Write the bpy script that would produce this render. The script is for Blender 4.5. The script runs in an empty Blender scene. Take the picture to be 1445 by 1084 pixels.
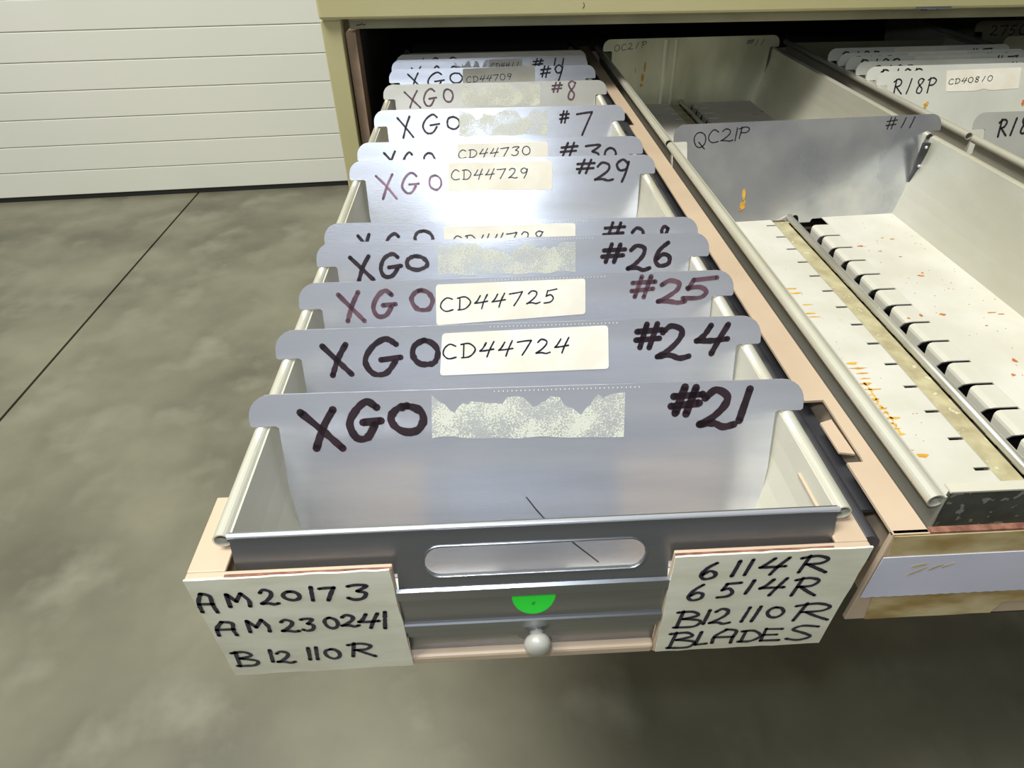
import bpy, bmesh, math, random
from mathutils import Vector, Matrix, noise as mnoise
random.seed(7)
S = bpy.context.scene
COL = S.collection

# ------------------------------------------------------------------ camera
cd = bpy.data.cameras.new('camera'); cam = bpy.data.objects.new('camera', cd); COL.objects.link(cam)
cd.sensor_width = 36.0; cd.lens = 891.836 * 36.0 / 1445.0; cd.clip_start = 0.01; cd.clip_end = 60
YAW, PITCH, ROLL = 0.04316, 0.67396, -0.0109
fw = Vector((math.sin(YAW)*math.cos(PITCH), math.cos(YAW)*math.cos(PITCH), -math.sin(PITCH)))
rt = Vector((math.cos(YAW), -math.sin(YAW), 0)); up = rt.cross(fw)
rt2 = rt*math.cos(ROLL) + up*math.sin(ROLL); up2 = up*math.cos(ROLL) - rt*math.sin(ROLL)
cam.matrix_world = Matrix(((rt2.x, up2.x, -fw.x, 0.14741), (rt2.y, up2.y, -fw.y, -0.22031), (rt2.z, up2.z, -fw.z, 0.27637), (0, 0, 0, 1)))
S.camera = cam

# ------------------------------------------------------------------ light
S.view_settings.view_transform = 'Standard'; S.view_settings.look = 'None'
S.view_settings.gamma = 1.0; S.view_settings.use_curve_mapping = False
S.view_settings.exposure = 0.13
wd = bpy.data.worlds.new('hall_light'); S.world = wd; wd.use_nodes = True
wd.node_tree.nodes['Background'].inputs[0].default_value = (0.99, 1.0, 0.95, 1)
wd.node_tree.nodes['Background'].inputs[1].default_value = 0.16
def area(name, loc, size, power, color, target):
    l = bpy.data.lights.new(name, 'AREA'); l.shape = 'RECTANGLE'; l.size, l.size_y = size
    l.energy = power; l.color = color
    o = bpy.data.objects.new(name, l); COL.objects.link(o); o.location = loc
    o.rotation_euler = (Vector(target) - Vector(loc)).to_track_quat('-Z', 'Y').to_euler()
    return o
area('ceiling_lamp_or_added_fill', (-1.2, -0.2, 3.4), (1.2, 1.8), 190, (1.0, 0.99, 0.95), (0.1, 0.4, -0.5))
area('ceiling_lamp_or_added_fill', (-0.8, -3.6, 2.6), (3.0, 1.2), 22, (0.84, 0.91, 1.0), (0.2, 0.4, 0.0))  # added fill behind the camera, no known lamp, for the plates to reflect
fl = bpy.data.lights.new('camera_flash', 'POINT'); fl.energy = 3.9; fl.color = (0.80, 0.89, 1.0); fl.shadow_soft_size = 0.012
fo = bpy.data.objects.new('camera_flash', fl); COL.objects.link(fo); fo.location = (0.135, -0.20, 0.325)

# ------------------------------------------------------------------ materials
def lin(c):
    return tuple((v/12.92 if v <= 0.04045 else ((v+0.055)/1.055)**2.4) for v in [x/255.0 for x in c])
def mat(name, c1, c2=None, metal=0.0, rough=0.5, scale=8.0, stretch=(1, 1, 1), lo=0.35, hi=0.65, detail=4, bump=0.0, bscale=60.0,
        specks=None, sscale=90.0, sthr=0.72, rvar=0.0, spec=0.5, sw=0.04):
    m = bpy.data.materials.new(name); m.use_nodes = True; nt = m.node_tree; N = nt.nodes; L = nt.links
    b = N['Principled BSDF']; b.inputs['Metallic'].default_value = metal; b.inputs['Roughness'].default_value = rough
    b.inputs['Specular IOR Level'].default_value = spec
    a = lin(c1); bb = lin(c2 or c1)
    tc = N.new('ShaderNodeTexCoord'); mp = N.new('ShaderNodeMapping'); mp.inputs['Scale'].default_value = stretch
    L.new(tc.outputs['Object'], mp.inputs[0])
    n = N.new('ShaderNodeTexNoise'); n.inputs['Scale'].default_value = scale; n.inputs['Detail'].default_value = detail
    L.new(mp.outputs[0], n.inputs[0])
    r = N.new('ShaderNodeMapRange'); r.inputs[1].default_value = lo; r.inputs[2].default_value = hi; L.new(n.outputs[0], r.inputs[0])
    mx = N.new('ShaderNodeMix'); mx.data_type = 'RGBA'; L.new(r.outputs[0], mx.inputs[0])
    mx.inputs[6].default_value = (*a, 1); mx.inputs[7].default_value = (*bb, 1)
    out = mx.outputs[2]
    if specks:
        n2 = N.new('ShaderNodeTexNoise'); n2.inputs['Scale'].default_value = sscale; n2.inputs['Detail'].default_value = 2 if sw < 0.1 else 7
        L.new(mp.outputs[0], n2.inputs[0])
        r2 = N.new('ShaderNodeMapRange'); r2.inputs[1].default_value = sthr; r2.inputs[2].default_value = sthr+sw; L.new(n2.outputs[0], r2.inputs[0])
        m2 = N.new('ShaderNodeMix'); m2.data_type = 'RGBA'; L.new(r2.outputs[0], m2.inputs[0]); L.new(out, m2.inputs[6])
        m2.inputs[7].default_value = (*lin(specks), 1); out = m2.outputs[2]
    L.new(out, b.inputs['Base Color'])
    if rvar:
        rr = N.new('ShaderNodeMapRange'); rr.inputs[1].default_value = 0.3; rr.inputs[2].default_value = 0.7
        rr.inputs[3].default_value = rough-rvar; rr.inputs[4].default_value = rough+rvar
        L.new(n.outputs[0], rr.inputs[0]); L.new(rr.outputs[0], b.inputs['Roughness'])
    if bump:
        n3 = N.new('ShaderNodeTexNoise'); n3.inputs['Scale'].default_value = bscale; n3.inputs['Detail'].default_value = 3
        L.new(mp.outputs[0], n3.inputs[0])
        bp = N.new('ShaderNodeBump'); bp.inputs['Strength'].default_value = bump; bp.inputs['Distance'].default_value = 0.002
        L.new(n3.outputs[0], bp.inputs['Height']); L.new(bp.outputs[0], b.inputs['Normal'])
    return m
M = {}
M['plate'] = mat('brushed_aluminium', (226, 228, 234), (210, 213, 222), 0.70, 0.21, 5, (1, 9, 1), rvar=0.05, bump=0.04, bscale=120, specks=(240, 242, 246), sscale=260, sthr=0.77)
M['plate_warm'] = mat('aged_aluminium', (206, 203, 192), (186, 184, 174), 0.75, 0.38, 7, (1, 2, 1), rvar=0.06, bump=0.08, bscale=60, specks=(150, 135, 110), sscale=190, sthr=0.76)
M['plate_mirror'] = mat('smudged_aluminium', (222, 221, 218), (178, 180, 184), 0.78, 0.22, 11, (1, 1, 1), rvar=0.1, bump=0.05, bscale=50, specks=(230, 232, 235), sscale=230, sthr=0.77)
M['plate_zinc'] = mat('dull_green_zinc', (200, 200, 176), (170, 170, 145), 0.7, 0.4, 9, (1.3, .6, 1), rvar=0.08, bump=0.06)
M['plate_grey'] = mat('dull_grey_zinc', (220, 220, 208), (206, 206, 194), 0.12, 0.45, 9, specks=(170, 150, 110), sscale=150, sthr=0.78)
M['plate_stone'] = mat('stone_grey_zinc', (190, 190, 180), (176, 176, 166), 0.25, 0.45, 9, specks=(150, 130, 100), sscale=150, sthr=0.77)
M['panel'] = mat('extruded_aluminium', (158, 160, 164), (142, 145, 150), 0.95, 0.3, 5, (1, 10, 10), rvar=0.05)
M['bin'] = mat('oxidised_aluminium', (210, 208, 192), (194, 191, 172), 0.45, 0.36, 14, (1, .4, 1), rvar=0.06, specks=(165, 150, 120), sscale=160, sthr=0.78)
M['bin_inner'] = mat('pale_aluminium_sheet', (200, 196, 178), (186, 182, 162), 0.1, 0.5, 9, rvar=0.06)
M['galv'] = mat('mottled_galvanised_steel', (112, 116, 108), (88, 92, 84), 0.6, 0.4, 40, rvar=0.1, specks=(170, 176, 166), sscale=170, sthr=0.62)
M['deck'] = mat('white_painted_deck', (210, 208, 196), (200, 197, 182), 0.0, 0.5, 18, specks=(196, 160, 130), sscale=190, sthr=0.735)
M['strip'] = mat('dirty_yellowed_strip', (196, 188, 150), (168, 158, 122), 0.1, 0.5, 60, specks=(215, 208, 180), sscale=120, sthr=0.66)
M['rod'] = mat('dull_steel_rod', (205, 202, 190), (185, 182, 168), 0.6, 0.35, 20)
M['pink'] = mat('beige_pink_paint', (191, 170, 144), (181, 160, 135), 0.0, 0.45, 12, specks=(140, 92, 66), sscale=150, sthr=0.76)
M['rust'] = mat('worn_rusty_edge', (100, 60, 48), (140, 96, 76), 0.0, 0.7, 160)
M['slide'] = mat('dark_steel_slide', (104, 104, 108), (72, 72, 76), 0.6, 0.4, 20, (1, .2, 1), rvar=0.08)
M['dark'] = mat('dark_joint_and_bin_shade', (48, 46, 44), (38, 36, 34), 0.2, 0.6)  # floor joint, and bin floors blackened to stand for shade below the decks
M['cab'] = mat('olive_beige_enamel', (196, 188, 142), (190, 182, 134), 0.0, 0.35, 5)
M['lip'] = mat('grey_green_enamel', (150, 146, 118), (134, 130, 104), 0.0, 0.45, 12)
M['cabin'] = mat('brown_beige_primer', (176, 152, 128), (150, 126, 104), 0.0, 0.6, 20)
M['cabdark'] = mat('shade_dark_interior', (60, 54, 48), (46, 42, 38), 0.0, 0.8)  # unlit shade of the cabinet interior put into the base colour
M['paper'] = mat('aged_white_paper', (238, 234, 220), (228, 221, 202), 0.0, 0.6, 30)
M['tapepaper'] = mat('masking_tape_label', (222, 219, 198), (208, 203, 180), 0.0, 0.5, 22, (1, 1, 3), bump=0.1, bscale=30)
M['oldtape'] = mat('yellowed_tape', (196, 180, 136), (150, 122, 66), 0.0, 0.35, 16, (1.6, 1, 4), rvar=0.08, specks=(190, 140, 60), sscale=34, sthr=0.64)
M['laven'] = mat('pale_lavender_paper', (206, 204, 216), (196, 195, 208), 0.0, 0.55, 20, specks=(196, 170, 110), sscale=55, sthr=0.72)
M['green'] = mat('fluorescent_green_sticker', (40, 246, 62), (34, 238, 54), 0.0, 0.5)
M['knob'] = mat('grey_enamel_knob', (176, 174, 164), (160, 158, 148), 0.1, 0.35, 60, specks=(120, 116, 108), sscale=200, sthr=0.7)
M['ink'] = mat('purple_black_marker', (48, 33, 40), (32, 22, 28), 0.0, 0.35, 60)
M['ink_faint'] = mat('faded_purple_marker', (150, 122, 140), (104, 76, 96), 0.1, 0.35, 60)
M['ink_brown'] = mat('faded_brown_marker', (104, 76, 84), (70, 48, 58), 0.0, 0.4, 60)
M['navy'] = mat('navy_black_marker', (24, 26, 50), (16, 18, 38), 0.0, 0.35, 60)
M['black'] = mat('black_marker', (34, 32, 36), (26, 24, 28), 0.0, 0.4, 60)
M['fleck'] = mat('rust_orange_fleck', (204, 132, 70), (176, 92, 48), 0.0, 0.6, 200)
M['yellow'] = mat('yellow_resin_stain', (220, 176, 60), (198, 140, 40), 0.0, 0.5, 80)
M['door'] = mat('white_door_enamel', (234, 234, 223), (228, 229, 217), 0.0, 0.42, 1.2)
M['rubber'] = mat('black_rubber_seal', (30, 30, 28), None, 0.0, 0.7)
M['wall'] = mat('pale_wall_paint', (210, 210, 198), (204, 204, 190), 0.0, 0.7, 2)
M['concrete'] = mat('polished_concrete', (131, 128, 108), (96, 94, 78), 0.0, 0.42, 3.4, lo=0.34, hi=0.66, detail=12, rvar=0.08, specks=(134, 131, 113), sscale=7, sthr=0.52, sw=0.20, bump=0.03, bscale=40)
# adhesive residue: pale speckle, see-through where worn
def residue_mat():
    m = bpy.data.materials.new('dried_adhesive'); m.use_nodes = True; nt = m.node_tree; N = nt.nodes; L = nt.links
    b = N['Principled BSDF']; b.inputs['Base Color'].default_value = (*lin((222, 222, 204)), 1); b.inputs['Roughness'].default_value = 0.8
    tc = N.new('ShaderNodeTexCoord'); n = N.new('ShaderNodeTexNoise'); n.inputs['Scale'].default_value = 900; n.inputs['Detail'].default_value = 2
    n2 = N.new('ShaderNodeTexNoise'); n2.inputs['Scale'].default_value = 45; n2.inputs['Detail'].default_value = 3
    L.new(tc.outputs['Object'], n.inputs[0]); L.new(tc.outputs['Object'], n2.inputs[0])
    a = N.new('ShaderNodeMath'); a.operation = 'ADD'; L.new(n.outputs[0], a.inputs[0]); L.new(n2.outputs[0], a.inputs[1])
    r = N.new('ShaderNodeMapRange'); r.inputs[1].default_value = 0.92; r.inputs[2].default_value = 1.1; r.inputs[3].default_value = 0.25; r.inputs[4].default_value = 0.8
    L.new(a.outputs[0], r.inputs[0]); L.new(r.outputs[0], b.inputs['Alpha'])
    return m
M['residue'] = residue_mat()

# ------------------------------------------------------------------ mesh helpers
def link(name, bm, m, parent=None, smooth=False, bevel=0.0):
    bmesh.ops.recalc_face_normals(bm, faces=bm.faces)
    me = bpy.data.meshes.new(name); bm.to_mesh(me); bm.free()
    if smooth:
        for p in me.polygons: p.use_smooth = True
    me.materials.append(m)
    o = bpy.data.objects.new(name, me); COL.objects.link(o)
    if parent: o.parent = parent
    if bevel:
        md = o.modifiers.new('bevel', 'BEVEL'); md.width = bevel; md.segments = 2; md.limit_method = 'ANGLE'
    return o
def box(bm, x0, x1, y0, y1, z0, z1):
    v = [bm.verts.new(p) for p in ((x0,y0,z0),(x1,y0,z0),(x1,y1,z0),(x0,y1,z0),(x0,y0,z1),(x1,y0,z1),(x1,y1,z1),(x0,y1,z1))]
    for f in ((0,1,2,3),(4,5,6,7),(0,1,5,4),(1,2,6,5),(2,3,7,6),(3,0,4,7)): bm.faces.new([v[i] for i in f])
def Box(name, x0, x1, y0, y1, z0, z1, m, parent=None, bevel=0.0):
    bm = bmesh.new(); box(bm, x0, x1, y0, y1, z0, z1); return link(name, bm, m, parent, bevel=bevel)
def prism(bm, pts, d, axis):
    """closed outline pts (3-D tuples) pushed by vector d"""
    a = [bm.verts.new(p) for p in pts]; b = [bm.verts.new(Vector(p)+Vector(d)) for p in pts]
    bm.faces.new(a); bm.faces.new(list(reversed(b))); n = len(pts)
    for i in range(n): bm.faces.new((a[i], a[(i+1) % n], b[(i+1) % n], b[i]))
def sheet_profile(bm, prof, lo, hi, t, axis='y'):
    """open 2-D profile thickened by t and swept along an axis ('y': prof=(x,z); 'x': prof=(y,z))"""
    n = len(prof); L = []; Rr = []
    for i, p in enumerate(prof):
        a = Vector(prof[max(i-1, 0)]); b = Vector(prof[min(i+1, n-1)]); d = (b-a).normalized(); nn = Vector((-d.y, d.x))*t/2
        L.append(Vector(p)+nn); Rr.append(Vector(p)-nn)
    def P(q, s): return (q.x, s, q.y) if axis == 'y' else (s, q.x, q.y)
    ring = L + Rr[::-1]
    A = [bm.verts.new(P(q, lo)) for q in ring]; B = [bm.verts.new(P(q, hi)) for q in ring]; k = len(ring)
    for i in range(k): bm.faces.new((A[i], A[(i+1) % k], B[(i+1) % k], B[i]))
    for i in range(n-1):
        j = k-1-i
        bm.faces.new((A[i], A[i+1], A[j-1], A[j])); bm.faces.new((B[i], B[i+1], B[j-1], B[j]))
def arc(cx, cz, r, a0, a1, n):
    return [(cx+r*math.cos(math.radians(a0+(a1-a0)*i/n)), cz+r*math.sin(math.radians(a0+(a1-a0)*i/n))) for i in range(n+1)]
def empty(name, loc=(0, 0, 0), mw=None):
    o = bpy.data.objects.new(name, None); COL.objects.link(o); o.empty_display_size = 0.02
    if mw is not None: o.matrix_world = mw
    else: o.location = loc
    return o
def tag(o, label=None, cat=None, group=None, kind=None):
    if label: o['label'] = label
    if cat: o['category'] = cat
    if group: o['group'] = group
    if kind: o['kind'] = kind
    return o

# ------------------------------------------------------------------ handwriting
def ell(n=12, a0=100, sw=350, cx=.5, cy=.5, rx=.48, ry=.5):
    return [(cx+rx*math.cos(math.radians(a0+sw*i/n)), cy+ry*math.sin(math.radians(a0+sw*i/n))) for i in range(n+1)]
FONT = {
 'X': [[(.0,.92),(.5,.5),(1,.02)], [(.85,1),(.55,.55),(.3,0)]],
 'G': [[(.88,.86),(.62,1),(.25,.78),(.03,.38),(.2,.04),(.55,.06),(.82,.38)], [(.45,.44),(1,.5)]],
 'O': [ell()], '0': [ell()],
 '#': [[(.42,1),(.15,0)], [(.8,1),(.52,0)], [(.05,.66),(1,.76)], [(0,.3),(.92,.4)]],
 '1': [[(.75,1),(.5,.5),(.25,0)]],
 '2': [[(.12,.8),(.4,1),(.75,.88),(.7,.6),(.35,.28),(0,.08)], [(0,.08),(.4,.1),(.7,.02),(1,.1)]],
 '3': [[(.1,.92),(.5,1),(.95,.98),(.5,.6)], [(.5,.6),(.85,.45),(.7,.1),(.3,.0),(0,.1)]],
 '4': [[(.45,.95),(.2,.6),(0,.42)], [(0,.42),(.45,.45),(1,.5)], [(1,1),(.72,.5),(.5,0)]],
 '5': [[(.3,.9),(1,1)], [(.3,.9),(.15,.5)], [(.15,.5),(.5,.58),(.72,.35),(.5,.08),(0,.02)]],
 '6': [[(.75,1),(.3,.7),(.05,.28),(.3,.0),(.8,.12),(.85,.4),(.5,.5),(.15,.3)]],
 '7': [[(0,.9),(.5,.93),(1,.98)], [(1,.98),(.7,.5),(.35,0)]],
 '8': [[(.85,.9),(.5,1),(.2,.82),(.4,.55),(.75,.3),(.55,.02),(.15,.1),(.25,.4),(.65,.65),(.88,.92)]],
 '9': [[(.85,.8),(.5,1),(.12,.78),(.3,.5),(.7,.58),(.88,.88)], [(.88,.88),(.7,.4),(.45,0)]],
 'C': [[(.95,.85),(.55,1),(.15,.7),(.05,.3),(.4,.02),(.95,.1)]],
 'D': [[(.2,.95),(.12,.05)], [(.0,.92),(.6,.95),(1,.55),(.6,.1),(.0,.05)]],
 'A': [[(.05,0),(.12,.5),(.5,1)], [(.5,1),(.95,.9),(.88,.4),(.9,0)], [(.1,.42),(.9,.46)]],
 'M': [[(.1,0),(.2,.9)], [(.2,.9),(.45,.4)], [(.45,.4),(.8,1)], [(.8,1),(1,.5),(.95,.05)]],
 'B': [[(.2,1),(.1,0)], [(0,.92),(.6,1),(.85,.78),(.3,.55)], [(.3,.55),(1,.42),(.8,.08),(0,.02)]],
 'L': [[(.3,1),(.1,.05)], [(.1,.05),(1,.12)]],
 'E': [[(.1,1),(.05,0)], [(.1,.98),(.9,1)], [(.08,.5),(.75,.55)], [(.05,.02),(1,.06)]],
 'S': [[(1,.95),(.4,1),(.1,.75),(.6,.5),(.9,.25),(.5,.0),(0,.08)]],
 'R': [[(.25,1),(.08,0)], [(0,.85),(.5,1),(.9,.85),(.7,.58),(.2,.5)], [(.3,.5),(.65,.25),(1,.02)]],
 'P': [[(.3,1),(.1,0)], [(.05,.85),(.6,1),(1,.85),(.75,.55),(.25,.5)]],
 'Q': [ell(), [(.4,.35),(.75,0),(.9,-.12)]],
}
def catmull(p, k=5):
    if len(p) < 3: return [Vector(q) for q in p]
    out = []; P = [Vector(q) for q in p]
    for i in range(len(P)-1):
        a = P[max(i-1, 0)]; b = P[i]; c = P[i+1]; d = P[min(i+2, len(P)-1)]
        for j in range(k):
            t = j/k
            out.append(0.5*((2*b)+(c-a)*t+(2*a-5*b+4*c-d)*t*t+(3*b-a-3*c+d)*t**3))
    out.append(P[-1]); return out
def ribbon(bm, pts, w, put):
    n = len(pts); l = []; r = []
    for i, p in enumerate(pts):
        d = pts[min(i+1, n-1)]-pts[max(i-1, 0)]
        d = d.normalized() if d.length > 1e-9 else Vector((1, 0))
        nn = Vector((-d.y, d.x))*w*0.5*(0.86+0.28*mnoise.noise(Vector((p.x*400, p.y*400, 1))) + 0.1)
        l.append(bm.verts.new(put(p+nn))); r.append(bm.verts.new(put(p-nn)))
    for i in range(n-1): bm.faces.new((l[i], l[i+1], r[i+1], r[i]))
    for p in (pts[0], pts[-1]):
        bm.faces.new([bm.verts.new(put(p+Vector((math.cos(a*math.pi/4), math.sin(a*math.pi/4)))*w*0.5)) for a in range(8)])
def write(bm, words, w, put):
    for text, u0, v0, u1, v1, h in words:
        n = len(text); a = Vector((u0, v0)); b = Vector((u1, v1)); d = (b-a)/n
        for i, ch in enumerate(text):
            cw = 1.0 if n == 1 else 0.74
            for st in FONT[ch]:
                jit = [(x+random.uniform(-.02, .02), y+random.uniform(-.02, .02)) for x, y in st]
                pts = [a+d*(i+x*cw)+Vector((0, h*y)) for x, y in catmull(jit)]
                ribbon(bm, pts, w, put)

WRITING = {
 '21': [('X',-0.145,-0.0157,-0.1214,-0.0167,0.0269),('G',-0.1157,-0.0096,-0.0949,-0.0104,0.0248),('O',-0.0887,-0.0058,-0.0673,-0.0066,0.0172),('#',0.0917,0.0004,0.1112,-0.0004,0.0177),('2',0.1108,-0.0096,0.1328,-0.0104,0.0251),('1',0.1338,-0.0061,0.1446,-0.0065,0.0217)],
 '24': [('X',-0.1443,-0.0128,-0.1247,-0.0136,0.0233),('G',-0.1149,-0.0139,-0.088,-0.0149,0.027),('O',-0.0796,-0.0072,-0.0604,-0.0079,0.018),('#',0.0847,0.0003,0.1038,-0.0004,0.0175),('2',0.1014,-0.0089,0.1244,-0.0098,0.0246),('4',0.13,-0.0062,0.153,-0.007,0.0225)],
 '25': [('X',-0.146,-0.0106,-0.1271,-0.0113,0.0243),('G',-0.1192,-0.0075,-0.1008,-0.0081,0.0213),('O',-0.0878,-0.0033,-0.07,-0.0039,0.0162),('#',0.0929,0.0017,0.1123,0.0011,0.0168),('2',0.1149,-0.0043,0.1381,-0.0051,0.0187),('5',0.1355,-0.0015,0.1635,-0.0024,0.0175)],
 '26': [('X',-0.1479,-0.0123,-0.1288,-0.0129,0.0214),('G',-0.1222,-0.0106,-0.103,-0.0112,0.0214),('O',-0.098,-0.0043,-0.0789,-0.0049,0.0119),('#',0.0799,-0.0028,0.1008,-0.0035,0.0158),('2',0.1036,-0.0106,0.1232,-0.0112,0.0223),('6',0.1277,-0.0075,0.1441,-0.008,0.021)],
 '28': [('X',-0.1456,-0.0085,-0.1334,-0.0088,0.0191),('G',-0.1205,-0.0079,-0.1057,-0.0083,0.0191),('O',-0.0923,-0.0007,-0.0748,-0.0012,0.0137),('#',0.0877,0.0015,0.1074,0.0009,0.0158),('2',0.1132,-0.0079,0.1289,-0.0083,0.0199),('8',0.1411,-0.0073,0.15,-0.0076,0.0199)],
 '29': [('X',-0.1477,-0.0208,-0.1254,-0.0214,0.0268),('G',-0.1185,-0.016,-0.0987,-0.0165,0.0235),('O',-0.0868,-0.0121,-0.072,-0.0125,0.0158),('#',0.086,0.0024,0.1068,0.0019,0.0149),('2',0.1077,-0.0069,0.1286,-0.0074,0.0204),('9',0.1312,-0.0083,0.1488,-0.0087,0.0252)],
 '30': [('X',-0.1448,-0.0113,-0.1291,-0.0117,0.0216),('G',-0.1229,-0.0118,-0.1089,-0.0122,0.0208),('O',-0.0962,-0.0074,-0.083,-0.0078,0.015),('#',0.0742,0.0001,0.0956,-0.0004,0.015),('3',0.1036,-0.0073,0.1252,-0.0078,0.0193),('0',0.1296,-0.0063,0.144,-0.0066,0.0142)],
 '7': [('X',-0.1447,-0.015,-0.1247,-0.0155,0.028),('G',-0.1103,-0.0111,-0.0863,-0.0116,0.0261),('O',-0.0759,-0.0053,-0.0578,-0.0057,0.0159),('#',0.0848,-0.0004,0.098,-0.0007,0.015),('7',0.1092,-0.017,0.1306,-0.0175,0.0301)],
 '8': [('X',-0.1448,-0.0128,-0.1212,-0.0133,0.0248),('G',-0.1155,-0.0113,-0.0952,-0.0117,0.0259),('O',-0.0836,-0.0057,-0.0678,-0.006,0.0187),('#',0.09,0.0054,0.106,0.0051,0.0135),('8',0.1139,-0.0065,0.1299,-0.0069,0.0271)],
 '9': [('X',-0.1454,-0.0087,-0.1248,-0.0091,0.0233),('G',-0.1126,-0.0094,-0.0847,-0.0099,0.0245),('O',-0.0745,-0.0022,-0.0525,-0.0026,0.0156),('#',0.0825,0.0039,0.0997,0.0036,0.0168),('9',0.1058,-0.0021,0.1231,-0.0024,0.0246)],
 '11': [('X',-0.1421,-0.0101,-0.123,-0.0104,0.0198),('G',-0.1064,-0.0106,-0.0911,-0.0109,0.0205),('O',-0.0729,-0.0064,-0.0588,-0.0066,0.0152),('#',0.0772,0.0033,0.0967,0.003,0.014),('1',0.1122,-0.0042,0.1213,-0.0044,0.0212),('1',0.1278,-0.0045,0.1357,-0.0046,0.0212)],
 '12': [('X',-0.1409,-0.0033,-0.1252,-0.0035,0.0167),('G',-0.1147,-0.0037,-0.0989,-0.0039,0.0186),('O',-0.0802,0.0007,-0.0644,0.0004,0.0138)],
 'QF': [('Q',-0.1587,-0.0073,-0.1423,-0.0076,0.0184),('C',-0.1396,-0.0024,-0.1251,-0.0027,0.0156),('2',-0.1222,-0.0018,-0.1058,-0.0021,0.0157),('1',-0.1039,-0.0013,-0.099,-0.0014,0.0157),('P',-0.0982,0.0012,-0.0836,0.001,0.014),('#',0.1065,0.0048,0.1217,0.0045,0.0143),('1',0.1257,0.0053,0.1368,0.0051,0.0125),('1',0.1379,0.0051,0.1491,0.0049,0.0134)],
 'QB': [('OC21P',-0.1583,-0.0003,-0.0905,0.006,0.0109),('#',0.113,0.0058,0.1278,0.0063,0.0091),('11',0.1295,0.0031,0.1531,0.0048,0.0104)],
 'R1': [('R18P',-0.1482,-0.0138,-0.0713,-0.0129,0.0226)],
 'RF': [('R18',-0.1412,-0.0106,-0.0951,-0.007,0.0217)],
}
PAPER = {
 '24': ([(-0.0571,0.0153),(0.0639,0.0174),(0.065,-0.0152),(-0.0604,-0.016)],('CD44724',-0.0576,-0.0037,0.0385,-0.0018,0.0111)),
 '25': ([(-0.067,0.0168),(0.0546,0.018),(0.0548,-0.0111),(-0.0684,-0.0163)],('CD44725',-0.0643,-0.0053,0.0348,-0.0004,0.0111)),
 '28': ([(-0.0639,0.0162),(0.0604,0.0173),(0.0607,-0.0077),(-0.0657,-0.0094)],('CD44728',-0.0574,-0.0043,0.0341,-0.001,0.0119)),
 '29': ([(-0.063,0.0171),(0.057,0.0164),(0.0568,-0.0151),(-0.0655,-0.015)],('CD44729',-0.0607,-0.0022,0.0328,-0.0018,0.0114)),
 '30': ([(-0.0544,0.0173),(0.0583,0.0171),(0.058,-0.007),(-0.0565,-0.0076)],('CD44730',-0.0535,-0.0001,0.0395,0.0026,0.01)),
 '9': ([(-0.0514,0.0196),(0.073,0.0225),(0.0724,-0.0072),(-0.0529,-0.0093)],('CD44709',-0.0464,-0.0027,0.0357,0.0014,0.0095)),
 '11': ([(-0.0022,0.0184),(0.0583,0.0188),(0.0575,-0.0047),(-0.0035,-0.0062)],('CD4411',0.0009,0.0031,0.0552,0.0048,0.0082)),
 'R1': ([(-0.0606,0.0202),(0.0677,0.022),(0.069,-0.0104),(-0.0568,-0.0121)],('CD40810',-0.0548,-0.0013,0.0232,0.0028,0.0081)),
}
RESIDUE = {
 '21': [(-0.0618,0.018),(0.0614,0.0158),(0.0613,-0.016),(-0.0631,-0.0126)],
 '26': [(-0.0686,0.018),(0.0552,0.0162),(0.0553,-0.0123),(-0.0703,-0.0116)],
 '7': [(-0.0576,0.0185),(0.0677,0.0168),(0.0673,-0.017),(-0.0594,-0.017)],
 '8': [(-0.053,0.0196),(0.0709,0.0183),(0.0703,-0.0151),(-0.0547,-0.0136)],
 '11': [(-0.065,0.0168),(-0.0022,0.0184),(-0.0033,-0.0039),(-0.0664,-0.0053)],
}
FRONT_LEFT = [('A',-0.0155,-0.0358,-0.0062,-0.0366,0.0173),('M',-0.0001,-0.032,0.0124,-0.0331,0.0128),('2',0.0188,-0.0316,0.0275,-0.0323,0.014),('0',0.0313,-0.0283,0.0401,-0.0291,0.0081),('1',0.0457,-0.0296,0.048,-0.0298,0.0122),('7',0.0517,-0.0301,0.0593,-0.0308,0.0122),('3',0.0655,-0.0305,0.0773,-0.0316,0.0133),('A',-0.0137,-0.0599,-0.0021,-0.061,0.0143),('M',0.0037,-0.0579,0.0164,-0.0591,0.0127),('2',0.0234,-0.0597,0.0325,-0.0606,0.0128),('3',0.035,-0.0594,0.0424,-0.0601,0.0122),('0',0.0481,-0.0579,0.0555,-0.0586,0.0108),('2',0.0576,-0.0573,0.0669,-0.0582,0.0122),('4',0.0674,-0.0597,0.0787,-0.0607,0.0149),('1',0.0802,-0.0609,0.0842,-0.0613,0.0169),('B',-0.012,-0.0953,0.0008,-0.0967,0.0167),('1',0.0091,-0.0921,0.0114,-0.0924,0.0138),('2',0.0127,-0.0937,0.0228,-0.0948,0.0134),('1',0.0313,-0.0919,0.0341,-0.0922,0.0136),('1',0.0357,-0.0917,0.0388,-0.092,0.0139),('0',0.0421,-0.0914,0.0508,-0.0923,0.0107),('R',0.057,-0.0904,0.0716,-0.0919,0.0148)]
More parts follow.
